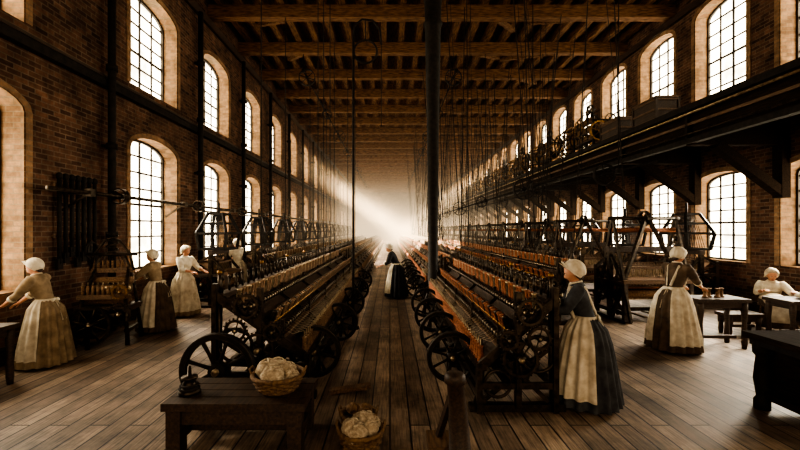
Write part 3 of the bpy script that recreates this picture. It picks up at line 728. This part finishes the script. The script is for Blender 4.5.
woman(W,(2.32,4.75,0),68,1.67,lean=.24,hr=(.16,.44,1.12),hl=(-.2,.46,1.08),dress=slate,head_pitch=.15,bib=True,aw=1.8,wide=1.08,cap=1.12)
woman(W,(4.85,6.85,0),-68,1.74,lean=.24,hr=(.12,.5,.98),hl=(-.16,.5,.96),dress=brownd,head_pitch=.25,bib=True,aw=2.7,wide=1.05,cap=1.08)
woman(W,(8.0,8.42,0),150,1.7,lean=.2,hr=(.2,.5,.8),hl=(-.2,.5,.8),dress=linen,skirt=brownd,head_pitch=.25,seated=True,cap=1.06)
woman(W,(.2,12.2,0),80,1.66,lean=.45,hr=(.15,.45,.95),hl=(-.15,.45,.95),dress=darkd,head_pitch=.1,near=False,aw=1.1)
woman(W,(-5.25,6.1,0),100,1.62,lean=.3,hr=(.16,.46,.92),hl=(-.14,.48,.92),dress=tand,head_pitch=.15,aw=1.8,cap=1.04)
woman(W,(-4.75,8.15,0),95,1.64,lean=.18,hr=(.16,.46,1.02),hl=(-.16,.48,1.0),dress=tand,skirt=brownd,head_pitch=.15,aw=1.9,cap=1.04)
woman(W,(-4.95,9.6,0),-110,1.66,lean=.12,hr=(.16,.42,1.05),hl=(-.16,.44,1.05),dress=linen,skirt=tand,head_pitch=.15,near=False,aw=2.0,cap=1.06)
woman(W,(-4.85,12.75,0),60,1.74,lean=.1,hr=(.16,.42,1.05),hl=(-.16,.44,1.05),dress=linen,head_pitch=.15,near=False,aw=2.2,cap=1.1)

# ---------------------------------------------------------------- haze (dusty air in the far part of the mill, its glow added as emission)
y0h=12
m=MB(); m.box(((XL+XR)/2,(y0h+YE)/2,ZT/2-.45),(XR-XL-.4,YE-y0h-.3,ZT-1.0),iron)
o=m.obj('glowing_dusty_air'); hm=bpy.data.materials.new('glowing_dust_haze'); hm.use_nodes=True; nt=hm.node_tree; nt.nodes.clear(); L=nt.links
out=nt.nodes.new('ShaderNodeOutputMaterial'); pv=nt.nodes.new('ShaderNodeVolumePrincipled')
tc=nt.nodes.new('ShaderNodeTexCoord'); sp=nt.nodes.new('ShaderNodeSeparateXYZ'); L.new(tc.outputs['Object'],sp.inputs[0])
def MR(src,a,b,c,d):
    n=nt.nodes.new('ShaderNodeMapRange'); n.interpolation_type='SMOOTHSTEP'; n.inputs[1].default_value=a; n.inputs[2].default_value=b; n.inputs[3].default_value=c; n.inputs[4].default_value=d; L.new(src,n.inputs[0]); return n.outputs[0]
def MU(a,b):
    n=nt.nodes.new('ShaderNodeMath'); n.operation='MULTIPLY'; L.new(a,n.inputs[0])
    if hasattr(b,'default_value'): L.new(b,n.inputs[1])
    else: n.inputs[1].default_value=b
    return n.outputs[0]
f=MU(MR(sp.outputs['Y'],y0h,58,0,1),MR(sp.outputs['Z'],1,7.5,1,.12))
L.new(MU(f,.05),pv.inputs['Density']); L.new(MU(f,.026),pv.inputs['Emission Strength'])
pv.inputs['Color'].default_value=lin((205,182,150)); pv.inputs['Emission Color'].default_value=lin((255,226,186))
L.new(pv.outputs[0],out.inputs['Volume']); o.data.materials.clear(); o.data.materials.append(hm)

# ---------------------------------------------------------------- daylight shafts entering by the windows
def daylight(x,y,z,tx,ty,tz,w,h,p,sp):
    l=bpy.data.lights.new('window_daylight','AREA'); l.shape='RECTANGLE'; l.size=w; l.size_y=h; l.energy=p; l.color=(1,.89,.72); l.spread=math.radians(sp)
    o=bpy.data.objects.new('window_daylight',l); S.collection.objects.link(o); o.location=(x,y,z)
    o.rotation_euler=(Vector((tx,ty,tz))-Vector((x,y,z))).to_track_quat('-Z','Y').to_euler()
for i,y in enumerate([10.08,13.62,17.16,20.7]): daylight(XL-.3,y,2.7,-2.0,y-1.0,0,1.5,2.4,120,70)
for i,y in enumerate([8.6,11.25,13.9,16.55]): daylight(XR+.3,y,2.4,5.2,y-1.2,0,1.3,1.9,85,70)
for y in (5.45,): daylight(XL-.3,y,2.7,-2.5,y-.6,0,1.5,2.4,30,80)
for i in range(7): daylight(XL-.2,24.24+3.54*i,6.6,3.0,23+3.54*i,0.5,1.3,1.7,480,17)
for i in range(6): daylight(XR+.2,27.15+5.3*i,7.2,1.0,25.6+5.3*i,0.5,1.2,2.0,480,17)

# ---------------------------------------------------------------- world + camera
w=bpy.data.worlds.new('W'); S.world=w; w.use_nodes=True; bg=w.node_tree.nodes['Background']; bg.inputs[0].default_value=lin((255,226,188)); bg.inputs[1].default_value=.75
cd=bpy.data.cameras.new('cam'); cd.lens=18; cd.sensor_width=36; cd.shift_x=.0125; cd.shift_y=.00625; cd.clip_end=300
c=bpy.data.objects.new('camera',cd); S.collection.objects.link(c); c.location=(0,0,CAM); c.rotation_euler=(pi/2,0,0); S.camera=c
S.view_settings.view_transform='AgX'; S.view_settings.look='AgX - High Contrast'; S.view_settings.exposure=.95
print('verts',sum(len(o.data.vertices) for o in bpy.data.objects if o.type=='MESH'))
